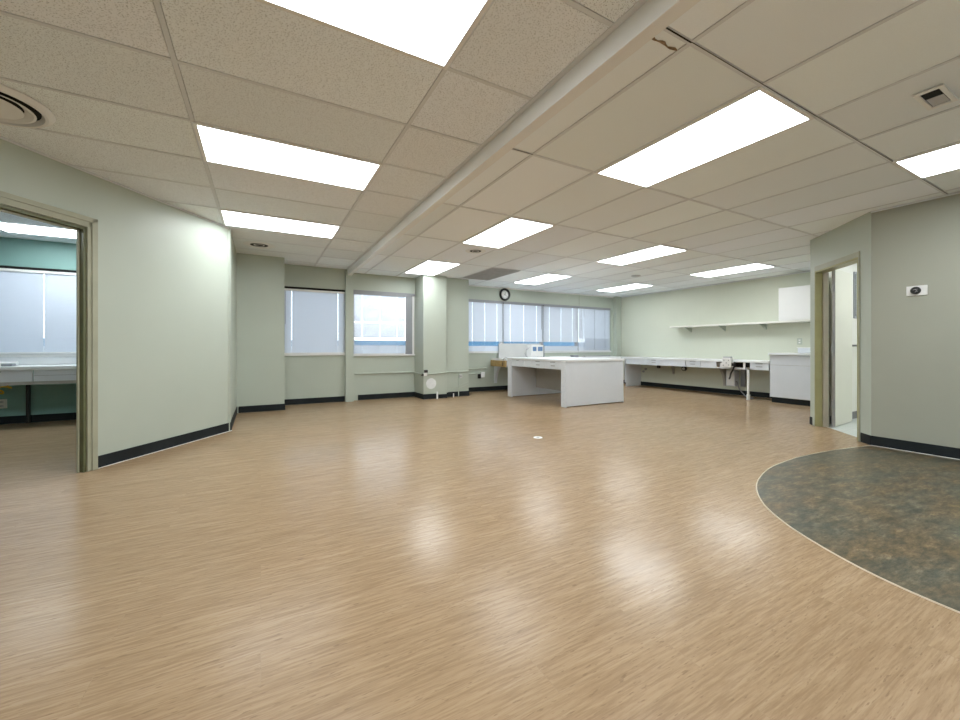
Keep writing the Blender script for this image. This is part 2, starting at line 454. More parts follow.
base('baseboard_column_side', MB().box(3.25, 3.81, 7.39, 7.3995, .003, bh).box(3.8005, 3.81, 7.40, 7.99, .003, bh))
base('baseboard_back_right', MB().box(3.82, 8.65, YW3 - bt, YW3 - .0005, .003, bh))
base('baseboard_right', MB().box(XR - bt, XR - .0005, 3.88, 7.86, .003, bh))
base('baseboard_restroom_diagonal', MB().seg(EA, EB, 0, b0 - .062, .0005, bt, .003, bh).seg(EA, EB, b1 + .03, ed, .0005, bt, .003, bh))
base('baseboard_restroom_front', MB().box(5.51, 5.5195, -3.2, 1.66, .003, bh))
base('baseboard_restroom_inside', MB().box(6.6, 8.7, 2.39, 2.3995, .003, bh), 'grey_base')
base('baseboard_left_room', MB().box(-4.9, -.5, YL - bt, YL - .0005, .003, bh))
# thin pale caulk lines at the foot of the baseboards, as in the photo
struct(MB().seg(DA, DB, aJ + .085, dl, bt, bt + .010, .0005, .004).build('trim_left_caulk', 'white'))
struct(MB().box(5.497, 5.5095, -3.2, 1.66, .0026, .005).build('trim_restroom_caulk', 'white'))
# wall angle strips at the ceiling
struct(MB().box(3.80, XR, YW3 - .012, YW3 - .0005, 2.39, ZR).build('trim_back_angle', 'white'))
struct(MB().box(XR - .012, XR - .0005, 2.5, 7.99, 2.393, ZR).build('trim_right_angle', 'tbar'))
struct(MB().seg(DA, DB, 0, dl, .0005, .012, ZL - .016, ZL).build('trim_left_angle', 'tbar'))
struct(MB().box(5.508, 5.5195, -3.2, 1.66, ZR - .018, ZR).build('trim_restroom_angle', 'tbar'))

# ------------------------------------------------------------------ left doorway
d1 = MB()
for a, s in ((aJ, 1), (aO, -1)):
    d1.seg(DA, DB, a - .0 * s, a + .075 * s, .0005, .022, 0, 2.06)
    d1.seg(DA, DB, a + .030 * s, a + .075 * s, .0225, .030, 0, 2.075)
d1.seg(DA, DB, aO - .075, aJ + .075, .0005, .022, 1.99, 2.06); d1.seg(DA, DB, aO - .075, aJ + .075, .0225, .030, 2.035, 2.075)
door1 = struct(d1.build('door_1', 'frame_olive', bevel=.003))
j = MB()
for a, s in ((aJ, 1), (aO, -1)): j.seg(DA, DB, a - .022 * s, a - .0005 * s, .012, -.055, 0, 1.99)
j.seg(DA, DB, aO + .0005, aJ - .0005, .012, -.055, 1.965, 1.9895)
j.build('jamb', 'jamb_olive', door1, bevel=.002)
j = MB()
for a, s in ((aJ, 1), (aO, -1)): j.seg(DA, DB, a - .036 * s, a - .0225 * s, -.022, -.036, 0, 1.96)
j.seg(DA, DB, aO + .04, aJ - .04, -.022, -.036, 1.95, 1.9645)
j.build('door_stop', 'frame_olive', door1, bevel=.002)

# ------------------------------------------------------------------ restroom doorway and leaf
d2 = MB()
d2.seg(EA, EB, b0 - .0, b1 + .012, .0005, .014, 1.985, 2.045)
d2.seg(EA, EB, b1, b1 + .012, .0005, .014, 0, 1.985)
door2 = struct(d2.build('door_2', 'frame_olive', bevel=.003))
MB().seg(EA, EB, b0 - .055, b0 - .0005, .0005, .012, 0, 2.045).build('casing', 'wall', door2, bevel=.003)
MB().seg(EA, EB, b0 + .0005, b0 + .02, .014, -.065, 0, 1.985).seg(EA, EB, b1 - .018, b1 - .0005, .014, -.125, 0, 1.985).seg(EA, EB, b0, b1, .014, -.125, 1.965, 1.9845).build('jamb', 'jamb_mustard', door2, bevel=.002)
MB().seg(EA, EB, b0 + .0005, b0 + .034, -.066, -.125, 0, 1.96).build('hinge_jamb', 'jamb_tan', door2, bevel=.002)
hp = Vector((6.336, 2.278)); hq = Vector((7.0, 2.333))
leaf = thing('restroom_door', (hp.x, hp.y, 0), 'cream restroom door standing wide open inside the diagonal doorway', 'door')
MB().seg(hp, hq, .0, .666, .0, .036, .012, 2.0).build('door_leaf', 'door_paint', leaf, bevel=.002)
MB().seg(hp, hq, -.0012, -.0003, .002, .034, .012, 2.0).build('edge_strip', 'steel', leaf)
for z in (.29, 1.0, 1.76):
    b = MB(); b.tube([(hp.x - .016, hp.y - .012, z - .05), (hp.x - .016, hp.y - .012, z + .05)], .011, 12)
    b.build('hinge', 'steel', leaf)
# restroom fittings on its back wall
mr = thing('wall_mirror', (7.75, 2.4, 1.7), 'grey framed mirror hung on the cream restroom wall beyond the open door', 'mirror')
MB().box(7.345, 8.0, 2.385, 2.3995, 1.42, 2.08).build('mirror_frame', 'cap_grey', mr, bevel=.003)
MB().box(7.375, 7.97, 2.380, 2.3845, 1.45, 2.05).build('mirror_glass', 'mirror', mr)
gb = MB(); gb.tube([(7.26, 2.3995, 1.035), (7.26, 2.34, 1.035), (8.0, 2.34, 1.035), (8.0, 2.3995, 1.035)], .014, 10)
tag(gb.build('grab_rail', 'steel', smooth=True), 'short dark metal rail on restroom wall below the mirror', 'rail')

# ------------------------------------------------------------------ windows
def window(n, x0, x1, y, z0, z1, fr=.045, mull=(), mat='white', fr_r=None):
    b = MB(); fr_r = fr_r or fr
    b.box(x0, x0 + fr, y, y + .07, z0, z1).box(x1 - fr_r, x1, y, y + .07, z0, z1)
    b.box(x0 + fr, x1 - fr_r, y, y + .07, z0, z0 + fr * 1.1).box(x0 + fr, x1 - fr_r, y, y + .07, z1 - fr, z1)
    o = struct(b.build(f'window_{n}', mat, bevel=.003))
    MB().box(x0 + fr, x1 - fr_r, y + .03, y + .036, z0 + fr * 1.1, z1 - fr).build('pane', 'glass', o)
    return o
w1 = window(1, .335, 1.38, YW1 + .01, .86, 2.075)
MB().box(.337, 1.374, YW1 - .035, YW1 + .009, .862, .895).build('sill', 'white', w1, bevel=.004)
MB().box(.337, 1.374, YW1 - .010, YW1 + .009, 2.037, 2.072).build('head_gap_shade', 'dark', w1)  # black strip painted for the shadow in the recess above the blind
w2 = window(2, 1.515, 2.753, YW2 + .01, .845, 2.10)
MB().box(1.517, 2.755, YW2 - .035, YW2 + .009, .842, .868).build('sill', 'white', w2, bevel=.004)
MB().box(2.56, 2.70, YW2 - .012, YW2 + .009, .87, 2.05).build('side_panel', 'cap_grey', w2, bevel=.003)
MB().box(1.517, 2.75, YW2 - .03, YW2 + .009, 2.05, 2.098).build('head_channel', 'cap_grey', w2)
WX = [(4.03, 5.02), (5.02, 6.20), (6.20, 7.36), (7.36, 8.56)]
for i, (x0, x1) in enumerate(WX):
    o = window(3 + i, x0, x1, YW3 + .03, .875, 2.10, .04, mat='cap_grey' if i != 0 else 'white')
    MB().box(x0 + .002, x1 - .002, YW3 - .03, YW3 + .029, .872, .898).build('sill', 'white', o, bevel=.004)
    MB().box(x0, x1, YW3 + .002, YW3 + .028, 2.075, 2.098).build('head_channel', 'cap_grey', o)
w7 = window(7, -4.5, -1.4, YL + .01, .88, 2.085, mat='white')
MB().box(-4.498, -1.402, YL - .008, YL + .009, 2.047, 2.082).build('head_gap_shade', 'dark', w7)  # recess shade of the side room window head, put in as black
MB().box(-4.498, -1.402, YL - .03, YL + .009, .882, .905).build('sill', 'white', w7)

def blind(x0, x1, y, z0, z1, label, tilt_hi=62, tilt_lo=None, zsplit=(1.03, 1.15), gap=None, mat='slat', cords=3, wand=None, group='venetian blinds along the window wall', bottom=True):
    root = thing('venetian_blind', ((x0 + x1) / 2, y, z0), label, 'blind', group)
    MB().box(x0, x1, y - .022, y + .014, z1 - .035, z1).build('headrail', 'white' if x0 < 1 else 'cap_grey', root, bevel=.002)
    cxs = [x0 + (x1 - x0) * ((i + .5) / cords if cords > 2 else (.13 + .75 * i)) for i in range(cords)]
    edges = [x0 + .004] + [v for cx in cxs for v in (cx - .005, cx + .005)] + [x1 - .004]
    bm = MB(); z = z0 + .022; pitch = .0205; ww = .0125
    while z < z1 - .026:
        if gap is not None and abs(z - gap) < .0103: z += pitch; continue
        t = tilt_lo if (tilt_lo is not None and zsplit[0] < z < zsplit[1]) else tilt_hi
        t += random.uniform(-1.5, 1.5); a = math.radians(t)
        dy, dz = math.cos(a) * ww, math.sin(a) * ww
        ny, nz = -math.sin(a) * .0016, math.cos(a) * .0016
        for e in range(0, len(edges), 2):
            row = []
            for s in (-1, 0, 1):
                k = 1 if s == 0 else 0
                row.append([bm.bm.verts.new((x, y + s * dy + ny * k, z + s * dz + nz * k)) for x in (edges[e], edges[e + 1])])
            for q in range(2): bm.bm.faces.new((row[q][0], row[q][1], row[q + 1][1], row[q + 1][0]))
        z += pitch
    o = bm.build('slats', mat, root, smooth=True)
    if bottom: MB().box(x0 + .003, x1 - .003, y - .014, y + .012, z0, z0 + .016).build('bottom_rail', 'white', root, bevel=.002)
    for cx in cxs: MB().box(cx - .002, cx + .002, y - .0008, y + .0008, z0 + .016, z1 - .035).build('ladder_cord', 'cord', root)
    if wand is not None:
        wx = x0 + (x1 - x0) * wand
        MB().tube([(wx, y - .026, z1 - .04), (wx, y - .03, z1 - .62)], .0045, 6).build('tilt_wand', 'cap_grey', root)
    return root
blind(.340, 1.370, YW1 - .012, .90, 2.035, 'closed pale blue venetian blind beside the left wall pier', 64, cords=2, wand=.03)
blind(1.53, 2.55, YW2 - .014, .875, 2.05, 'bright half-open venetian blind between the window post and the column', 51, 20, (1.05, 1.19), gap=1.50, cords=3)
blind(4.036, 5.012, YW3 - .0, .905, 2.072, 'closed pale venetian blind right next to the column, below the clock left side', 66, 6, cords=3)
blind(5.026, 6.192, YW3 - .0, .905, 2.072, 'closed pale venetian blind behind the white instrument box', 66, 6, cords=3, wand=.95)
blind(6.206, 7.352, YW3 - .0, .905, 2.072, 'greyer venetian blind with a broad blue band near its foot', 67, 6, cords=3, wand=.93, mat='slat_grey')
blind(7.375, 8.535, YW3 - .0, .905, 2.072, 'greyish blind nearest the room corner, patchy light behind', 58, 42, (.9, 1.25), cords=3, wand=.06, mat='slat_grey')
blind(-4.45, -1.45, YL - .014, .93, 2.045, 'wide closed pale venetian blind in the side room', 64, cords=4)
# outside the windows
ext = MB(); ext.box(-9, 16, 9.5, 9.7, -2, 1.035); struct(ext.build('exterior_parapet', 'concrete'))
struct(MB().box(-9, 16, 9.47, 9.7, 1.0355, 1.165).build('exterior_parapet_band', 'blue_band'))

# ------------------------------------------------------------------ ceiling lights
def troffer(x0, x1, y0, y1, z, label, mat='light'):
    root = thing('ceiling_light', ((x0 + x1) / 2, (y0 + y1) / 2, z), label, 'ceiling light', 'recessed fluorescent ceiling panels')
    b = MB(); f = .022; zz = z - .010
    b.box(x0, x0 + f, y0, y1, zz, z - .0015).box(x1 - f, x1, y0, y1, zz, z - .0015)
    b.box(x0 + f, x1 - f, y0, y0 + f, zz, z - .0015).box(x0 + f, x1 - f, y1 - f, y1, zz, z - .0015)
    b.build('light_frame', 'white', root)
    MB().box(x0 + f, x1 - f, y0 + f, y1 - f, z - .008, z - .002).build('diffuser', mat, root)
    return root
LX = (-.381, .838)
ji = lambda j: 2.496 + TILE * j
troffer(*LX, ji(-2), ji(-1), ZL, 'large bright ceiling panel overhead, cut by the top edge left of the ceiling step')
troffer(*LX, ji(1), ji(2), ZL, 'bright ceiling panel, middle of the three left of the ceiling step')
troffer(*LX, ji(4), ji(5), ZL, 'bright ceiling panel, farthest of the three left of the ceiling step')
troffer(*LX, ji(-5), ji(-4), ZL, 'unseen ceiling panel added behind the viewpoint to light the foreground, left of the ceiling step')  # out of view, continues the row, added to light the foreground
RY = lambda k: (1.1425 + 2 * TILE * k, 1.1425 + 2 * TILE * (k + 1))
RXn = lambda i: (1.737 + TILE * i, 1.737 + TILE * (i + 1))
for i, k, lab in ((1, 0, 'large bright ceiling panel nearest the ceiling step on its right side'),
                  (1, 2, 'bright ceiling panel between the large near panel and the grey return grille'),
                  (1, 4, 'small bright ceiling panel at the window wall just in front of the column'),
                  (5, 2, 'bright ceiling panel in the middle of the right ceiling with cracked looking lens'),
                  (5, 4, 'bright ceiling panel by the windows just right of the grey return grille'),
                  (1, -2, 'unseen ceiling panel added behind the viewpoint for more light, right of the ceiling step'),  # unseen, repeats the grid, added for floor light and ceiling bounce
                  (4, -1, 'bright ceiling panel above the dark floor, cut by the right picture edge'),
                  (9, 2, 'bright ceiling panel closest to the long wall shelf'),
                  (9, 4, 'bright ceiling panel in the far right corner by the windows')):
    troffer(*RXn(i), *RY(k), ZR, lab)
troffer(-2.78, -1.56, 6.64, 7.18, ZL, 'bright ceiling panel in the side room seen through the left doorway', 'light_cool')
troffer(-3.6, -2.38, 4.0, 4.6, ZL, 'second ceiling panel of the side room, hidden behind the doorway head', 'light_cool')
troffer(6.7, 7.3, .6, 1.8, ZR, 'unseen ceiling panel added to light the restroom, above its pale floor')  # not in view, added so the restroom interior is bright

# ------------------------------------------------------------------ ceiling vents
def diffuser_round(cx, cy, r, z, label, flat=False):
    root = thing('round_vent', (cx, cy, z), label, 'vent', 'round ceiling air vents')
    if flat:
        MB().lathe([(r, -.0015), (r * .985, -.005), (r * .58, -.006), (r * .56, -.0015)], (cx, cy, z), seg=40, close=False).build('outer_ring', 'white', root, smooth=True)
        MB().lathe([(r * .57, -.0015), (r * .57, -.003), (.001, -.003)], (cx, cy, z), seg=36).build('throat', 'dark', root)
        MB().lathe([(r * .34, -.0035), (r * .33, -.0055), (r * .28, -.0055), (r * .27, -.0035)], (cx, cy, z), seg=36, close=False).build('cone_ring', 'white', root)
        return
    h = r / .3
    MB().lathe([(r, -.0015), (r * .985, -.008 * h), (r * .90, -.026 * h), (r * .85, -.026 * h), (r * .80, -.0016)], (cx, cy, z), seg=48, close=False).build('outer_ring', 'white', root, smooth=True)
    MB().lathe([(r * .80, -.0016), (r * .80, -.0035), (.001, -.0035)], (cx, cy, z), seg=40).build('throat', 'dark', root)
    for k, (a, b) in enumerate(((.60, .73), (.36, .56))):
        MB().lathe([(r * a, -.004), (r * b, -.027 * h)], (cx, cy, z), seg=40, close=False).build('cone_back_shade', 'dark', root, smooth=True)  # cone backs coloured black for the shade on their unlit side
        if k == 0: MB().lathe([(r * b, -.0272 * h), (r * (b - .04), -.029 * h), (r * (a - .04), -.006)], (cx, cy, z), seg=40, close=False).build('cone_ring', 'white', root, smooth=True)
        else: MB().lathe([(r * b, -.0272 * h), (r * (b - .06), -.030 * h), (.001, -.024 * h)], (cx, cy, z), seg=40, close=False).build('centre_cone', 'white', root, smooth=True)
diffuser_round(-1.42, 3.41, .30, ZL, 'large round ceiling vent cut by the left picture edge')
diffuser_round(-.02, 6.42, .20, ZL, 'round ceiling vent in front of the left wall pier', True)
diffuser_round(2.74, 5.12, .15, ZR, 'small round ceiling vent near the grey return grille', True)
g = thing('return_grille', (3.87, 6.63, ZR), 'grey return air grille in the ceiling before the clock', 'grille')
MB().box(3.575, 4.165, 6.03, 7.23, ZR - .006, ZR - .0015).build('grille_panel', 'grille', g)
b = MB()
for i in range(24): b.box(3.59 + i * .0245, 3.594 + i * .0245, 6.045, 7.215, ZR - .012, ZR - .0062)
b.build('louvers', 'grille', g)
v = thing('square_vent', (3.31, .726, ZR), 'small square exhaust vent with a dark open throat', 'vent')
vx0, vx1, vy0, vy1 = 3.195, 3.42, .690, .763
b = MB(); f = .022
b.box(vx0 - f, vx0, vy0 - f, vy1 + f, ZR - .012, ZR - .0015).box(vx1, vx1 + f, vy0 - f, vy1 + f, ZR - .012, ZR - .0015)
b.box(vx0, vx1, vy0 - f, vy0, ZR - .012, ZR - .0015).box(vx0, vx1, vy1, vy1 + f, ZR - .012, ZR - .0015)
b.build('vent_frame', 'white', v, bevel=.003)
MB().box(vx0, vx1, vy0, vy1, ZR - .004, ZR - .0015).build('throat', 'dark', v)
MB().box(vx0 + .10, vx1 - .008, vy0 + .004, vy1 - .004, ZR - .0065, ZR - .0045).build('flap', 'grille', v)
s = thing('ceiling_sprinkler', (6.45, 5.38, ZR), 'small dark round fitting in the ceiling between two far panels', 'ceiling fitting')
MB().lathe([(.09, -.0015), (.085, -.01), (.03, -.014), (.001, -.014)], (6.45, 5.38, ZR), seg=20).build('cover', 'steel', s, smooth=True)
# cracked tile edge beside the ceiling step
cr = MB(); cr.box(1.485, 1.735, 2.352, 2.3575, ZR - .002, ZR + .004); cr.box(1.735, 8.5, 1.133, 1.1365, ZR - .0018, ZR + .004); cr.box(1.50, 1.735, 1.134, 1.141, ZR - .0019, ZR + .004)
struct(cr.build('ceiling_gap', 'dark'))
cr = MB(); cr.prism([(x, y + k * (.0045 + .003 * math.sin(x * 90))) for x, y, k in [(1.555 + .165 * i / 9, 1.205 + .012 * math.sin(i * 1.3) * .35, -1) for i in range(10)] + [(1.72 - .165 * i / 9, 1.205 + .012 * math.sin((9 - i) * 1.3) * .35, 1) for i in range(10)]], ZR - .0012, ZR + .003)
struct(cr.build('ceiling_stain', 'brown'))

# ------------------------------------------------------------------ clock
ck = thing('wall_clock', (5.06, YW3, 2.255), 'round black rimmed wall clock above the blinds', 'clock')
o = (5.06, YW3, 2.255)
MB().lathe([(.145, -.002), (.150, -.02), (.140, -.042), (.106, -.036), (.100, -.012)], o, 'Y', 48, False).build('clock_rim', 'black', ck, smooth=True)
MB().lathe([(.116, -.003), (.116, -.012), (.001, -.012)], o, 'Y', 40).build('clock_face', 'white', ck)
for k in range(12):
    a = k * PI / 6; x, z = math.sin(a) * .086, math.cos(a) * .086
    MB().box(5.06 + x - .005, 5.06 + x + .005, YW3 - .0138, YW3 - .0122, 2.255 + z - .008, 2.255 + z + .008).build('hour_mark', 'black', ck)
for a, l, wd in ((.35, .058, .005), (2.1, .085, .0035)):
    dx, dz = math.sin(a), math.cos(a)
    MB().extrude([(5.06 - dz * wd, YW3 - .016, 2.255 + dx * wd), (5.06 + dz * wd, YW3 - .016, 2.255 - dx * wd), (5.06 + dx * l + dz * wd * .4, YW3 - .016, 2.255 + dz * l - dx * wd * .4), (5.06 + dx * l - dz * wd * .4, YW3 - .016, 2.255 + dz * l + dx * wd * .4)], (0, .001, 0)).build('clock_hand', 'black', ck)
MB().lathe([(.008, -.012), (.008, -.019), (.001, -.019)], o, 'Y', 16).build('hub', 'black', ck)

# ------------------------------------------------------------------ key switch plate on the restroom front wall
t = thing('wall_thermostat', (5.52, 1.33, 1.555), 'white wall plate with a black round dial, on the right grey-green wall', 'thermostat')
MB().box(5.508, 5.5195, 1.262, 1.402, 1.508, 1.602).build('plate', 'white', t, bevel=.003)
MB().lathe([(.034, -.0), (.036, -.016), (.030, -.024), (.001, -.024)], (5.508, 1.336, 1.556), 'X', 32).build('dial', 'black', t, smooth=True)
b = MB()
def arcx(cy, cz, r, a0, a1, x): return [(x, cy + math.cos(a) * r, cz + math.sin(a) * r) for a in [a0 + (a1 - a0) * i / 10 for i in range(11)]]
b.tube([(5.483, 1.348, 1.561), (5.483, 1.340, 1.566), (5.483, 1.322, 1.566), (5.483, 1.3215, 1.563)], .0022, 6)
b.tube(arcx(1.340, 1.553, .012, 0.6, 4.6, 5.483), .0022, 6); b.tube([(5.483, 1.332, 1.547), (5.483, 1.318, 1.549)], .0026, 6)
b.build('dial_mark', 'steel', t)

# ------------------------------------------------------------------ laboratory island bench
IX0, IX1, IY0, IY1, IZ = 4.47, 5.85, 5.16, 6.94, .765
isl = thing('island_bench', ((IX0 + IX1) / 2, (IY0 + IY1) / 2, 0), 'free-standing pale grey double-sided laboratory bench in the room middle', 'bench')
PT = .115
MB().box(IX0 + .012, IX1 - .012, IY0, IY0 + .02, .012, IZ).build('end_panel', 'laminate', isl, bevel=.002)
MB().box(IX0, IX0 + .03, IY0 - .004, IY0 + PT, 0, IZ).build('leg_front', 'laminate', isl, bevel=.003)
MB().box(IX1 - .03, IX1, IY0 - .004, IY0 + PT, 0, IZ).build('leg_front', 'laminate', isl, bevel=.003)
MB().box(IX0 + .03, IX1 - .03, IY0 + PT - .018, IY0 + PT, .012, IZ).build('inner_panel', 'laminate', isl)
MB().box(IX0, IX0 + .03, IY1 - PT - .03, IY1, 0, IZ).build('leg_front', 'laminate', isl, bevel=.003)
MB().box(IX1 - .03, IX1, IY1 - PT - .03, IY1, 0, IZ).build('leg_front', 'laminate', isl, bevel=.003)
MB().box(IX0 + .03, IX1 - .03, IY1 - PT - .03, IY1 - PT - .012, .012, IZ).build('inner_panel', 'laminate', isl)
MB().box(IX0 + .012, IX1 - .012, IY1 - .02, IY1, .012, IZ).build('end_panel', 'laminate', isl)
MB().box(5.08, 5.10, IY0 + PT + .0005, IY1 - PT - .031, .17, IZ).build('modesty_panel', 'inner', isl)
tp = MB().box(IX0 - .012, IX1 + .012, IY0 - .016, IY1 + .012, IZ + .0005, IZ + .035).build('worktop', 'laminate_top', isl, bevel=.005)
MB().box(IX0 + .01, IX1 - .01, IY0 + .01, IY1 - .01, IZ - .012, IZ + .0004).build('top_shadow_gap', 'inner', isl)
# drawer band facing the room
ys = [IY0 + PT + .001, IY0 + .55, IY0 + .98, IY0 + 1.20, IY1 - PT - .032]
zb = .628
MB().box(IX0 + .026, 5.07, ys[0], ys[-1], zb + .004, zb + .016).build('drawer_rail', 'inner', isl)
for i in range(4):
    y0, y1 = ys[i] + .003, ys[i + 1] - .003
    fr = MB().box(IX0 + .004, IX0 + .024, y0, y1, zb, IZ - .004).build('drawer' if i != 2 else 'filler_panel', 'laminate', isl, bevel=.002)
    MB().box(IX0 + .0245, 5.0, y0 + .02, y1 - .02, zb + .018, IZ - .015).build('drawer_box', 'inner', fr)
    if i in (0, 1):
        ym = (y0 + y1) / 2
        MB().box(IX0 + .0015, IX0 + .0038, ym - .055, ym + .055, zb + .050, zb + .066).build('label_holder', 'steel', fr)
        MB().box(IX0 - .006, IX0 + .0038, ym - .06, ym + .06, IZ - .024, IZ - .012).build('pull', 'cap_grey', fr)
    elif i == 3:
        ym = (y0 + y1) / 2
        MB().box(IX0 - .002, IX0 + .0038, ym - .05, ym + .05, IZ - .022, IZ - .012).build('pull', 'steel', fr)
ft = MB(); ft.tube([(IX1 - .015, IY0 + .01, 0.0), (IX1 - .015, IY0 + .01, .011)], .018, 12); ft.build('levelling_foot', 'black', isl)

# ------------------------------------------------------------------ counter along the right wall
CX = 8.19
tp = MB().box(CX, XR - .001, 3.862, 7.30, .715, .755).build('wall_worktop', 'laminate_top', bevel=.004)
tag(tp, 'long white worktop fixed along the right wall under the shelf', 'worktop')
def apron(y0, y1, label, pull=False, z0=.580):
    r = thing('mounted_drawer_unit' if pull else 'mounted_apron', (CX + .01, (y0 + y1) / 2, z0), label, 'drawer' if pull else 'panel', 'drawer fronts under the wall worktop')
    fr = MB().box(CX + .012, CX + .032, y0 + .003, y1 - .003, z0, .7145).build('drawer_front' if pull else 'panel_board', 'laminate', r, bevel=.002)
    if pull:
        ym = (y0 + y1) / 2
        MB().box(CX + .033, CX + .20, y0 + .02, y1 - .02, z0 + .01, .70).build('drawer_box', 'inner', r)
        MB().box(CX + .002, CX + .0115, ym - .06, ym + .06, .694, .706).build('pull', 'cap_grey', fr)
        MB().box(CX + .009, CX + .0115, ym - .055, ym + .055, .636, .652).build('label_holder', 'steel', fr)
    return r
apron(6.50, 7.16, 'blank pale apron panel under the wall worktop next to the end panel')
apron(6.16, 6.50, 'narrow pale drawer second from the far end of the wall worktop', True)
apron(5.52, 6.16, 'long blank apron panel between the two narrow wall worktop drawers')
apron(5.18, 5.52, 'narrow pale drawer midway along the wall worktop', True)
apron(4.84, 5.18, 'blank apron panel beside the open drawer gap under the wall worktop')
apron(3.87, 4.20, 'pale drawer right beside the base cabinet', True)
rl = MB().box(CX + .012, CX + .05, 4.26, 4.837, .580, .606).build('drawer_rail', 'laminate'); tag(rl, 'pale rail below the open gap where a drawer is missing', 'rail')
gp = MB().box(CX + .30, CX + .31, 4.215, 4.82, .6065, .7145).build('gap_shade_sheet', 'dark'); tag(gp, 'near-black sheet standing for the shade in the open drawer gap under the wall worktop', 'panel')  # dark colour in place of the shade inside the open gap
cl = thing('gap_clamp', (CX + .02, 4.30, .607), 'small white bracket fixed in the open drawer gap', 'bracket')
MB().box(CX + .014, CX + .03, 4.285, 4.32, .6065, .7145).build('bracket_plate', 'white', cl)
cl = MB().box(CX + .016, CX + .04, 4.73, 4.765, .6065, .690).build('gap_clip', 'white'); tag(cl, 'small white clip at the left end of the open drawer gap', 'bracket')
# end panel that closes the far end of the knee space
ep = MB().box(CX + .04, XR - .012, 7.205, 7.225, .10, .7145).box(CX + .08, XR - .02, 7.209, 7.221, .0, .0995).build('counter_end_panel', 'laminate', bevel=.002)
tag(ep, 'pale end panel carrying the far end of the wall worktop', 'panel')
def bracket(origin, d, up, name, label, mat='laminate', w=.03, L=.42, Hh=.36, group=None):
    """quarter-round bracket: flat against the wall and the worktop, hollow front edge"""
    o = Vector(origin); d = Vector(d); side = Vector((-d.y, d.x, 0))
    pts = [o, o + Vector((0, 0, -Hh)), o + d * .045 + Vector((0, 0, -Hh))]
    for i in range(1, 13):
        a = i / 13 * PI / 2
        pts.append(o + d * (.045 + (L - .045) * (1 - math.cos(a))) + Vector((0, 0, -Hh + (Hh - .045) * math.sin(a))))
    pts += [o + d * L + Vector((0, 0, -.045)), o + d * L]
    m = MB(); m.extrude([p - side * w / 2 for p in pts], side * w)
    return tag(m.build(name, mat, bevel=.002), label, 'bracket', group)
bracket((XR - .001, 6.25, .7145), (-1, 0, 0), 1, 'mounted_bracket', 'curved bracket under the wall worktop nearer the window corner', 'inner', group='curved brackets under the worktops')
bracket((XR - .001, 5.02, .7145), (-1, 0, 0), 1, 'mounted_bracket', 'curved bracket under the wall worktop beside the grey box', 'inner', L=.50, Hh=.54, w=.05, group='curved brackets under the worktops')
lg = thing('support_leg', (CX + .03, 4.235, 0), 'thin white pipe leg holding up the wall worktop', 'leg post')
MB().tube([(CX + .03, 4.235, .02), (CX + .03, 4.235, .5795)], .020, 14).build('pipe', 'white', lg, smooth=True)
MB().tube([(CX + .03, 4.235, 0), (CX + .03, 4.235, .10)], .030, 14).build('foot_sleeve', 'white', lg, smooth=True)
# control box clamped on the counter front
cb = thing('control_box', (CX - .02, 4.57, .62), 'white control box clamped over the front edge of the wall worktop', 'box')
MB().box(CX - .10, CX - .002, 4.49, 4.665, .615, .80).build('case', 'white', cb, bevel=.008)
MB().box(CX - .085, CX - .015, 4.505, 4.65, .801, .825).build('top_plate', 'steel', cb, bevel=.004)
for (yy, zz) in ((4.53, .75), (4.62, .75), (4.575, .70), (4.53, .66), (4.63, .65)):
    MB().lathe([(.012, 0), (.010, -.008), (.001, -.008)], (CX - .1005, yy, zz), 'X', 12).build('control_knob', 'steel', cb)
MB().box(CX - .08, CX - .01, 4.44, 4.489, .64, .70).build('side_plug', 'black', cb, bevel=.004)
kb = MB(); kb.tube([(CX - .045, 4.46, .622), (CX - .03, 4.49, .56), (CX + .10, 4.60, .48), (CX + .22, 4.68, .40), (CX + .30, 4.74, .36)], .016, 8)
tag(kb.build('black_hose', 'black', smooth=True), 'thick black hose dropping from the control box under the worktop', 'hose')
wb = thing('floor_box', (XR - .2, 4.83, .1), 'pale electrical box on the wall under the control box', 'electrical box')
MB().box(XR - .16, XR - .001, 4.74, 4.92, .19, .52).build('case', 'laminate', wb, bevel=.005)
MB().box(XR - .166, XR - .1605, 4.755, 4.905, .205, .505).build('cover', 'white', wb, bevel=.003)
dd = MB().box(XR - .06, XR - .001, 4.60, 4.68, .19, .62).build('mounted_cable_duct', 'cap_grey'); tag(dd, 'dark grey vertical cable duct right of the pale electrical box', 'duct')
cb_ = MB(); cb_.tube([(XR - .10, 4.735, .30), (XR - .14, 4.66, .14), (XR - .2, 4.58, .09), (XR - .3, 4.46, .03), (XR - .38, 4.36, .012), (XR - .44, 4.25, .012)], .011, 8)
tag(cb_.build('loose_cable', 'cap_grey', smooth=True), 'loose grey cable curling to the floor below the electrical box', 'cable')
for i, (yy, zz, rr, lab) in enumerate(((6.66, .515, .04, 'dark round conduit opening on the wall below the narrow far drawer'), (5.97, .50, .055, 'dark conduit fitting with white centre on the wall between the brackets'))):
    r = thing('mounted_conduit_fitting', (XR, yy, zz), lab, 'pipe fitting', 'fittings on the wall under the worktop')
    MB().lathe([(rr, -.001), (rr, -.05), (rr * .7, -.055), (rr * .7, -.03)], (XR, yy, zz), 'X', 20, False).build('flange', 'black', r, smooth=True)
    MB().lathe([(rr * .45, -.001), (rr * .45, -.07), (.001, -.07)], (XR, yy, zz), 'X', 16).build('core', 'white' if i else 'black', r)
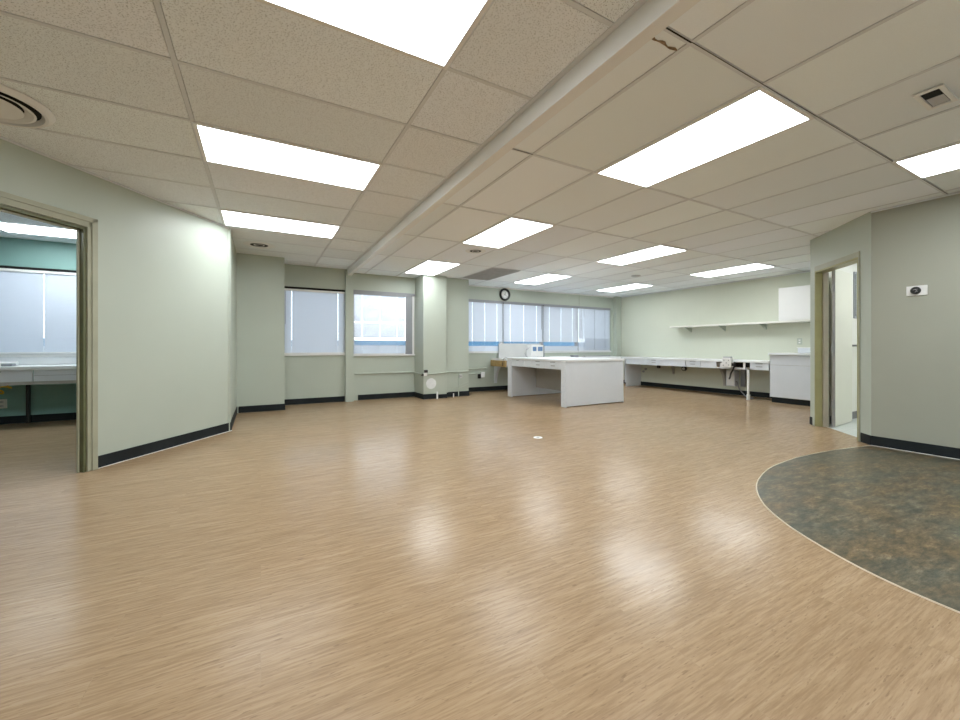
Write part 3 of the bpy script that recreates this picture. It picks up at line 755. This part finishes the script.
for yy, zz, lab in ((7.06, .44, 'upper small dark pipe stub beside the counter end panel'), (7.13, .37, 'lower small dark pipe stub beside the counter end panel')):
    m = MB(); m.lathe([(.028, -.001), (.028, -.03), (.001, -.03)], (XR, yy, zz), 'X', 14); tag(m.build('mounted_pipe_stub', 'cap_grey'), lab, 'pipe fitting')

# ------------------------------------------------------------------ base cabinet, splash and wall cabinet
bc = thing('base_cabinet', (8.53, 3.19, 0), 'white base cabinet with dark toe kick at the end of the wall worktop', 'cabinet')
MB().box(8.225, XR - .001, 2.515, 3.858, .10, .865).build('carcass', 'inner', bc)
MB().box(8.21, XR - .02, 3.8582, 3.861, .10, .865).build('side_skin', 'laminate', bc)
MB().box(8.26, XR - .001, 2.515, 3.85, 0, .0995).build('toe_kick', 'black_base', bc)
MB().box(8.205, 8.2245, 2.53, 3.852, .690, .860).build('drawer_front', 'laminate', bc, bevel=.002)
for i, (y0, y1) in enumerate(((3.195, 3.852), (2.53, 3.19))):
    d = MB().box(8.205, 8.2245, y0, y1, .105, .684).build('door', 'laminate', bc, bevel=.002)
    yy = y0 + .03 if i == 0 else y1 - .03
    MB().box(8.196, 8.2045, yy - .1, yy, .668, .680).build('handle', 'steel', d)
tp = MB().box(8.17, XR - .001, 2.512, 3.872, .868, .905).build('cabinet_worktop', 'laminate_top', bevel=.004)
tag(tp, 'raised white worktop on the base cabinet', 'worktop')
sp = thing('low_dispenser', (8.72, 3.3, .906), 'low pale lavender box on the base cabinet worktop by the wall', 'box')
MB().box(8.62, 8.82, 2.9, 3.60, .906, .995).build('case', 'laminate', sp, bevel=.01)
MB().box(8.61, 8.83, 2.89, 3.61, .9955, 1.008).build('lid', 'white', sp, bevel=.004)
oc = thing('wall_outlet', (XR, 3.66, 1.10), 'pale outlet plate on the wall above the base cabinet', 'outlet')
MB().box(XR - .008, XR - .0005, 3.62, 3.70, 1.06, 1.18).build('plate', 'wall', oc, bevel=.002)
MB().box(XR - .011, XR - .0082, 3.645, 3.675, 1.085, 1.11).box(XR - .011, XR - .0082, 3.645, 3.675, 1.13, 1.155).build('socket', 'white', oc)
sh = thing('wall_shelf', (8.70, 4.3, 1.49), 'long pale green shelf running along the right wall', 'shelf')
MB().box(8.55, XR - .001, 2.515, 6.16, 1.474, 1.506).build('shelf_board', 'rest_wall', sh, bevel=.002)
for yy in (5.80, 5.02, 4.22, 3.3): 
    MB().extrude([(XR - .004, yy - .008, 1.4775), (XR - .004, yy - .008, 1.36), (XR - .02, yy - .008, 1.36), (8.60, yy - .008, 1.462), (8.60, yy - .008, 1.4775)], (0, .016, 0)).build('shelf_bracket', 'wall', sh)
wc = thing('wall_cabinet', (8.70, 3.2, 1.507), 'white cupboard standing on the right end of the wall shelf', 'cabinet')
MB().box(8.56, XR - .001, 2.516, 3.875, 1.507, 2.12).build('carcass', 'white', wc, bevel=.002)
for y0, y1 in ((3.20, 3.87), (2.52, 3.195)): MB().box(8.542, 8.5595, y0, y1, 1.512, 2.115).build('door', 'white', wc, bevel=.002)

# ------------------------------------------------------------------ counter under the right windows
wt = thing('window_worktop', (6.4, 7.66, .7), 'white worktop under the windows with a raw plywood end', 'worktop')
MB().box(4.68, 8.64, 7.33, YW3 - .032, .715, .755).build('top_board', 'laminate_top', wt, bevel=.004)
MB().box(4.66, 4.70, 7.34, YW3 - .035, .58, .7145).build('plywood_end', 'plywood', wt)
MB().box(4.701, 8.15, 7.36, 7.38, .58, .7145).build('apron', 'laminate', wt)
b = MB(); b.extrude([(4.655, 7.40, .752), (4.655, 7.62, .762), (4.655, 7.85, .757), (4.655, 7.85, .715), (4.655, 7.40, .715)], (.03, 0, 0)); b.build('torn_laminate', 'white', wt)
bracket((4.80, YW3 - .001, .7145), (0, -1, 0), 1, 'mounted_bracket', 'curved pale bracket below the plywood end of the window worktop', 'laminate', L=.52, Hh=.54, w=.06, group='curved brackets under the worktops')
pn = MB().box(4.86, 6.08, 7.925, 7.945, .756, 1.098).build('leaning_board', 'panel_grey', bevel=.003); tag(pn, 'plain grey panel standing on the window worktop against the blinds', 'panel')
ib = thing('instrument_box', (5.65, 7.58, .756), 'white instrument box with two blue windows on the window worktop', 'instrument')
MB().box(5.49, 5.83, 7.50, 7.70, .80, 1.06).build('case', 'white', ib, bevel=.006)
for x in (5.505, 5.62, 5.80): MB().box(x, x + .02, 7.51, 7.69, .756, .7995).build('leg', 'white', ib)
for x0, x1 in ((5.52, 5.62), (5.665, 5.80)): MB().box(x0, x1, 7.496, 7.4995, .92, 1.02).build('window_panel', 'blue_screen', ib)
MB().box(5.834, 5.85, 7.49, 7.71, .756, 1.065).build('side_flange', 'cap_grey', ib)
cd = MB(); cd.tube([(5.49, 7.6, 1.0), (5.40, 7.58, .95), (5.34, 7.56, .87), (5.36, 7.54, .80), (5.44, 7.52, .765)], .007, 8)
tag(cd.build('power_cord', 'cap_grey', smooth=True), 'thin grey cord looping down left of the instrument box', 'cord')
cd = MB(); cd.tube([(4.95, 7.46, .7705), (4.82, 7.42, .7705), (4.70, 7.385, .772), (4.638, 7.375, .755), (4.634, 7.40, .66), (4.634, 7.42, .60)], .007, 8)
tag(cd.build('draped_wire', 'black', smooth=True), 'dark cord hanging over the plywood end of the window worktop', 'cord')
# small clutter on the window worktop
for x0, x1, y0, y1, h, nm, lab, mt in ((6.10, 6.62, 7.45, 7.62, .03, 'paper_stack', 'flat pale paper stack right of the instrument box', 'white'),
                                        (6.70, 6.86, 7.44, 7.56, .06, 'junction_box', 'small grey junction box on the window worktop', 'cap_grey'),
                                        (7.2, 7.75, 7.55, 7.7, .022, 'cover_strip', 'pale flat cover strip lying toward the corner of the window worktop', 'panel_grey')):
    m = MB().box(x0, x1, y0, y1, .756, .756 + h).build(nm, mt, bevel=.003); tag(m, lab, nm.replace('_', ' '))
rd = MB().box(7.50, 8.45, 7.90, 7.94, .756, .785).build('dark_rail', 'cap_grey'); tag(rd, 'dark rail lying below the corner blind', 'rail')

# ------------------------------------------------------------------ conduits and outlets on the back walls
def conduit(pts, label, r=.014, name='mounted_conduit', mat='wall'):
    m = MB(); m.tube(pts, r, 8); return tag(m.build(name, mat, smooth=True), label, 'pipe')
conduit([(1.56, YW2 - .016, .505), (2.738, YW2 - .016, .505)], 'painted conduit along the wall below the half-open blind')
conduit([(2.738, YW2 - .03, .50), (2.738, 7.32, .485)], 'short painted conduit on the side of the front column')
conduit([(2.84, 7.264, .49), (3.24, 7.264, .505)], 'painted conduit across the front of the pale column')
conduit([(3.262, 7.384, .51), (3.79, 7.384, .51)], 'painted conduit across the recessed column face')
conduit([(3.56, 7.386, .495), (3.56, 7.386, .004)], 'thin vertical conduit down the recessed column to the floor', .009)
cb2 = thing('wall_switch', (3.59, 7.39, .4), 'small grey switch box on the vertical conduit', 'switch')
MB().box(3.575, 3.635, 7.37, 7.3995, .375, .45).build('case', 'panel_grey', cb2, bevel=.004)
MB().box(3.595, 3.612, 7.362, 7.3695, .40, .425).build('toggle', 'cap_grey', cb2)
ob = thing('corner_outlet', (2.77, 7.27, .52), 'black and white outlet box on the column corner', 'outlet')
MB().box(2.748, 2.815, 7.235, 7.2795, .455, .515).build('case', 'white', ob, bevel=.004)
MB().box(2.762, 2.828, 7.230, 7.2795, .518, .572).build('upper_cover', 'black', ob, bevel=.004)
MB().box(2.735, 2.7475, 7.24, 7.36, .455, .50).build('side_cover', 'black', ob, bevel=.004)
pp = MB().lathe([(.105, -.0002), (.10, -.0014), (.001, -.0016)], (2.915, 7.28, .30), 'Y', 32).build('mounted_plaster_patch', 'plaster'); tag(pp, 'round white plaster patch low on the front column', 'patch')
pk = MB().tube([(3.035, 7.262, .0), (3.035, 7.262, .135)], .016, 10).build('stub_pipe', 'white'); tag(pk, 'short white pipe standing in the gap of the column baseboard', 'pipe')
pk = MB().tube([(3.42, 7.33, .0), (3.42, 7.33, .075)], .011, 10).build('stub_pipe', 'white'); tag(pk, 'tiny white pipe end before the recessed column', 'pipe')
conduit([(3.28, 7.392, .12), (3.5, 7.391, .20), (3.79, 7.390, .29)], 'upper thin painted wire slanting down the recessed column', .005, 'mounted_wire')
conduit([(3.28, 7.392, .09), (3.55, 7.391, .165), (3.79, 7.390, .235)], 'lower thin painted wire slanting down the recessed column', .005, 'mounted_wire')
conduit([(3.83, YW3 - .016, .52), (4.55, YW3 - .016, .53)], 'upper painted conduit between the column and the plywood end', .016)
conduit([(3.83, YW3 - .016, .40), (4.25, YW3 - .016, .41)], 'lower painted conduit leading to the white wall outlet', .016)
wo = thing('wall_outlet', (4.45, YW3, .38), 'white outlet box with black plug on the wall left of plywood end', 'outlet')
MB().box(4.40, 4.50, YW3 - .05, YW3 - .0005, .32, .44).build('case', 'white', wo, bevel=.005)
MB().box(4.335, 4.395, YW3 - .06, YW3 - .0005, .30, .40).build('plug', 'black', wo, bevel=.008)

# floor box cover
fc = thing('floor_cover', (2.72, 3.60, 0), 'small white round cover plate set in the wood floor', 'cover')
MB().lathe([(.050, .0005), (.048, .004), (.022, .005), (.022, .002)], (2.72, 3.60, 0), 'Z', 28, False).build('ring', 'tape', fc)
MB().lathe([(.024, .0006), (.024, .003), (.001, .003)], (2.72, 3.60, 0), 'Z', 20).build('socket', 'black', fc)

# ------------------------------------------------------------------ side room furniture
sc = thing('side_room_counter', (-3.0, 7.25, .55), 'pale counter with drawers under the side room blind', 'counter')
MB().box(-4.9, -.9, 7.0, YL - .035, .73, .775).build('worktop', 'laminate_top', sc, bevel=.004)
for x0, x1, two in ((-4.2, -3.35, 0), (-3.34, -2.49, 0), (-2.48, -1.62, 1), (-1.61, -.95, 0)):
    f = MB().box(x0, x1, 7.03, 7.05, .585, .7295).build('drawer', 'laminate', sc, bevel=.002)
    xm = x0 + .52
    MB().box(xm - .06, xm + .06, 7.02, 7.0295, .706, .718).build('pull', 'cap_grey', f)
    if two: 
        MB().box(x0 + .005, x1 - .005, 7.0285, 7.0297, .657, .6605).build('drawer_line', 'cap_grey', f)
        MB().box(xm - .06, xm + .06, 7.022, 7.0284, .64, .65).build('lower_pull', 'cap_grey', f)
MB().box(-4.9, -.9, YL - .022, YL - .0005, .776, .879).build('backsplash', 'laminate_top', sc)
MB().box(-4.9, -.95, 7.05, 7.09, .545, .584).build('rail', 'inner', sc)
lgp = MB().tube([(-2.72, YL - .03, 0), (-2.72, YL - .03, .58)], .022, 12).build('black_pipe', 'black'); tag(lgp, 'black vertical pipe under the side room counter', 'pipe')
op = thing('wall_outlet', (-2.98, YL, .25), 'cream outlet plate under the side room counter', 'outlet')
MB().box(-3.03, -2.925, YL - .009, YL - .0005, .21, .33).build('plate', 'rest_wall', op, bevel=.002)
MB().box(-3.0, -2.955, YL - .012, YL - .0092, .225, .255).box(-3.0, -2.955, YL - .012, YL - .0092, .28, .31).build('socket', 'panel_grey', op)
yc = MB()
yp = []
for i in range(60):
    a = i / 59; th = a * 2 * PI * 3
    yp.append((-2.99 + .30 * a * a - .04 * math.cos(th), YL - .06 - .02 * math.sin(th), .40 + .17 * a + .045 * math.sin(th) * (1 - a)))
yc.tube(yp, .011, 8); tag(yc.build('yellow_cord', 'yellow', smooth=True), 'coiled yellow extension cord hanging under the side room counter', 'cord')
dv = thing('label_printer', (-2.75, 7.3, .776), 'low white device lying on the side room counter', 'device')
MB().box(-3.3, -2.75, 7.16, 7.42, .776, .825).build('body', 'white', dv, bevel=.01)
MB().box(-2.80, -2.70, 7.13, 7.22, .776, .81).build('dark_end', 'cap_grey', dv, bevel=.01)

# ------------------------------------------------------------------ world, camera, colour management
wd = bpy.data.worlds.new('sky'); scene.world = wd; wd.use_nodes = True
n = wd.node_tree; n.nodes.clear()
bg = n.nodes.new('ShaderNodeBackground'); wo_ = n.nodes.new('ShaderNodeOutputWorld')
tc = n.nodes.new('ShaderNodeTexCoord'); sx = n.nodes.new('ShaderNodeSeparateXYZ'); cr_ = n.nodes.new('ShaderNodeValToRGB')
n.links.new(tc.outputs['Generated'], sx.inputs[0]); n.links.new(sx.outputs['Z'], cr_.inputs['Fac'])
cr_.color_ramp.elements[0].position = 0; cr_.color_ramp.elements[0].color = (.95, .95, .98, 1)
cr_.color_ramp.elements[1].position = .6; cr_.color_ramp.elements[1].color = (.62, .80, 1.0, 1)
n.links.new(cr_.outputs['Color'], bg.inputs['Color']); bg.inputs['Strength'].default_value = 4.2
n.links.new(bg.outputs[0], wo_.inputs['Surface'])

cam = bpy.data.cameras.new('camera'); co = bpy.data.objects.new('camera', cam); C.objects.link(co)
cam.sensor_width = 36; cam.sensor_fit = 'HORIZONTAL'; cam.lens = 398.7 / 960 * 36
cam.shift_y = -13 / 960; cam.clip_start = .02
co.location = (0, 0, 1.015); co.rotation_euler = (PI / 2, 0, -.50273)
scene.camera = co
vs = scene.view_settings
vs.view_transform = 'Standard'; vs.look = 'None'; vs.gamma = 1; vs.use_curve_mapping = False
vs.exposure = 0.19
cy = scene.cycles
cy.use_denoising = True
cy.max_bounces = 16; cy.diffuse_bounces = 14; cy.glossy_bounces = 4; cy.transparent_max_bounces = 12
cy.sample_clamp_indirect = 20
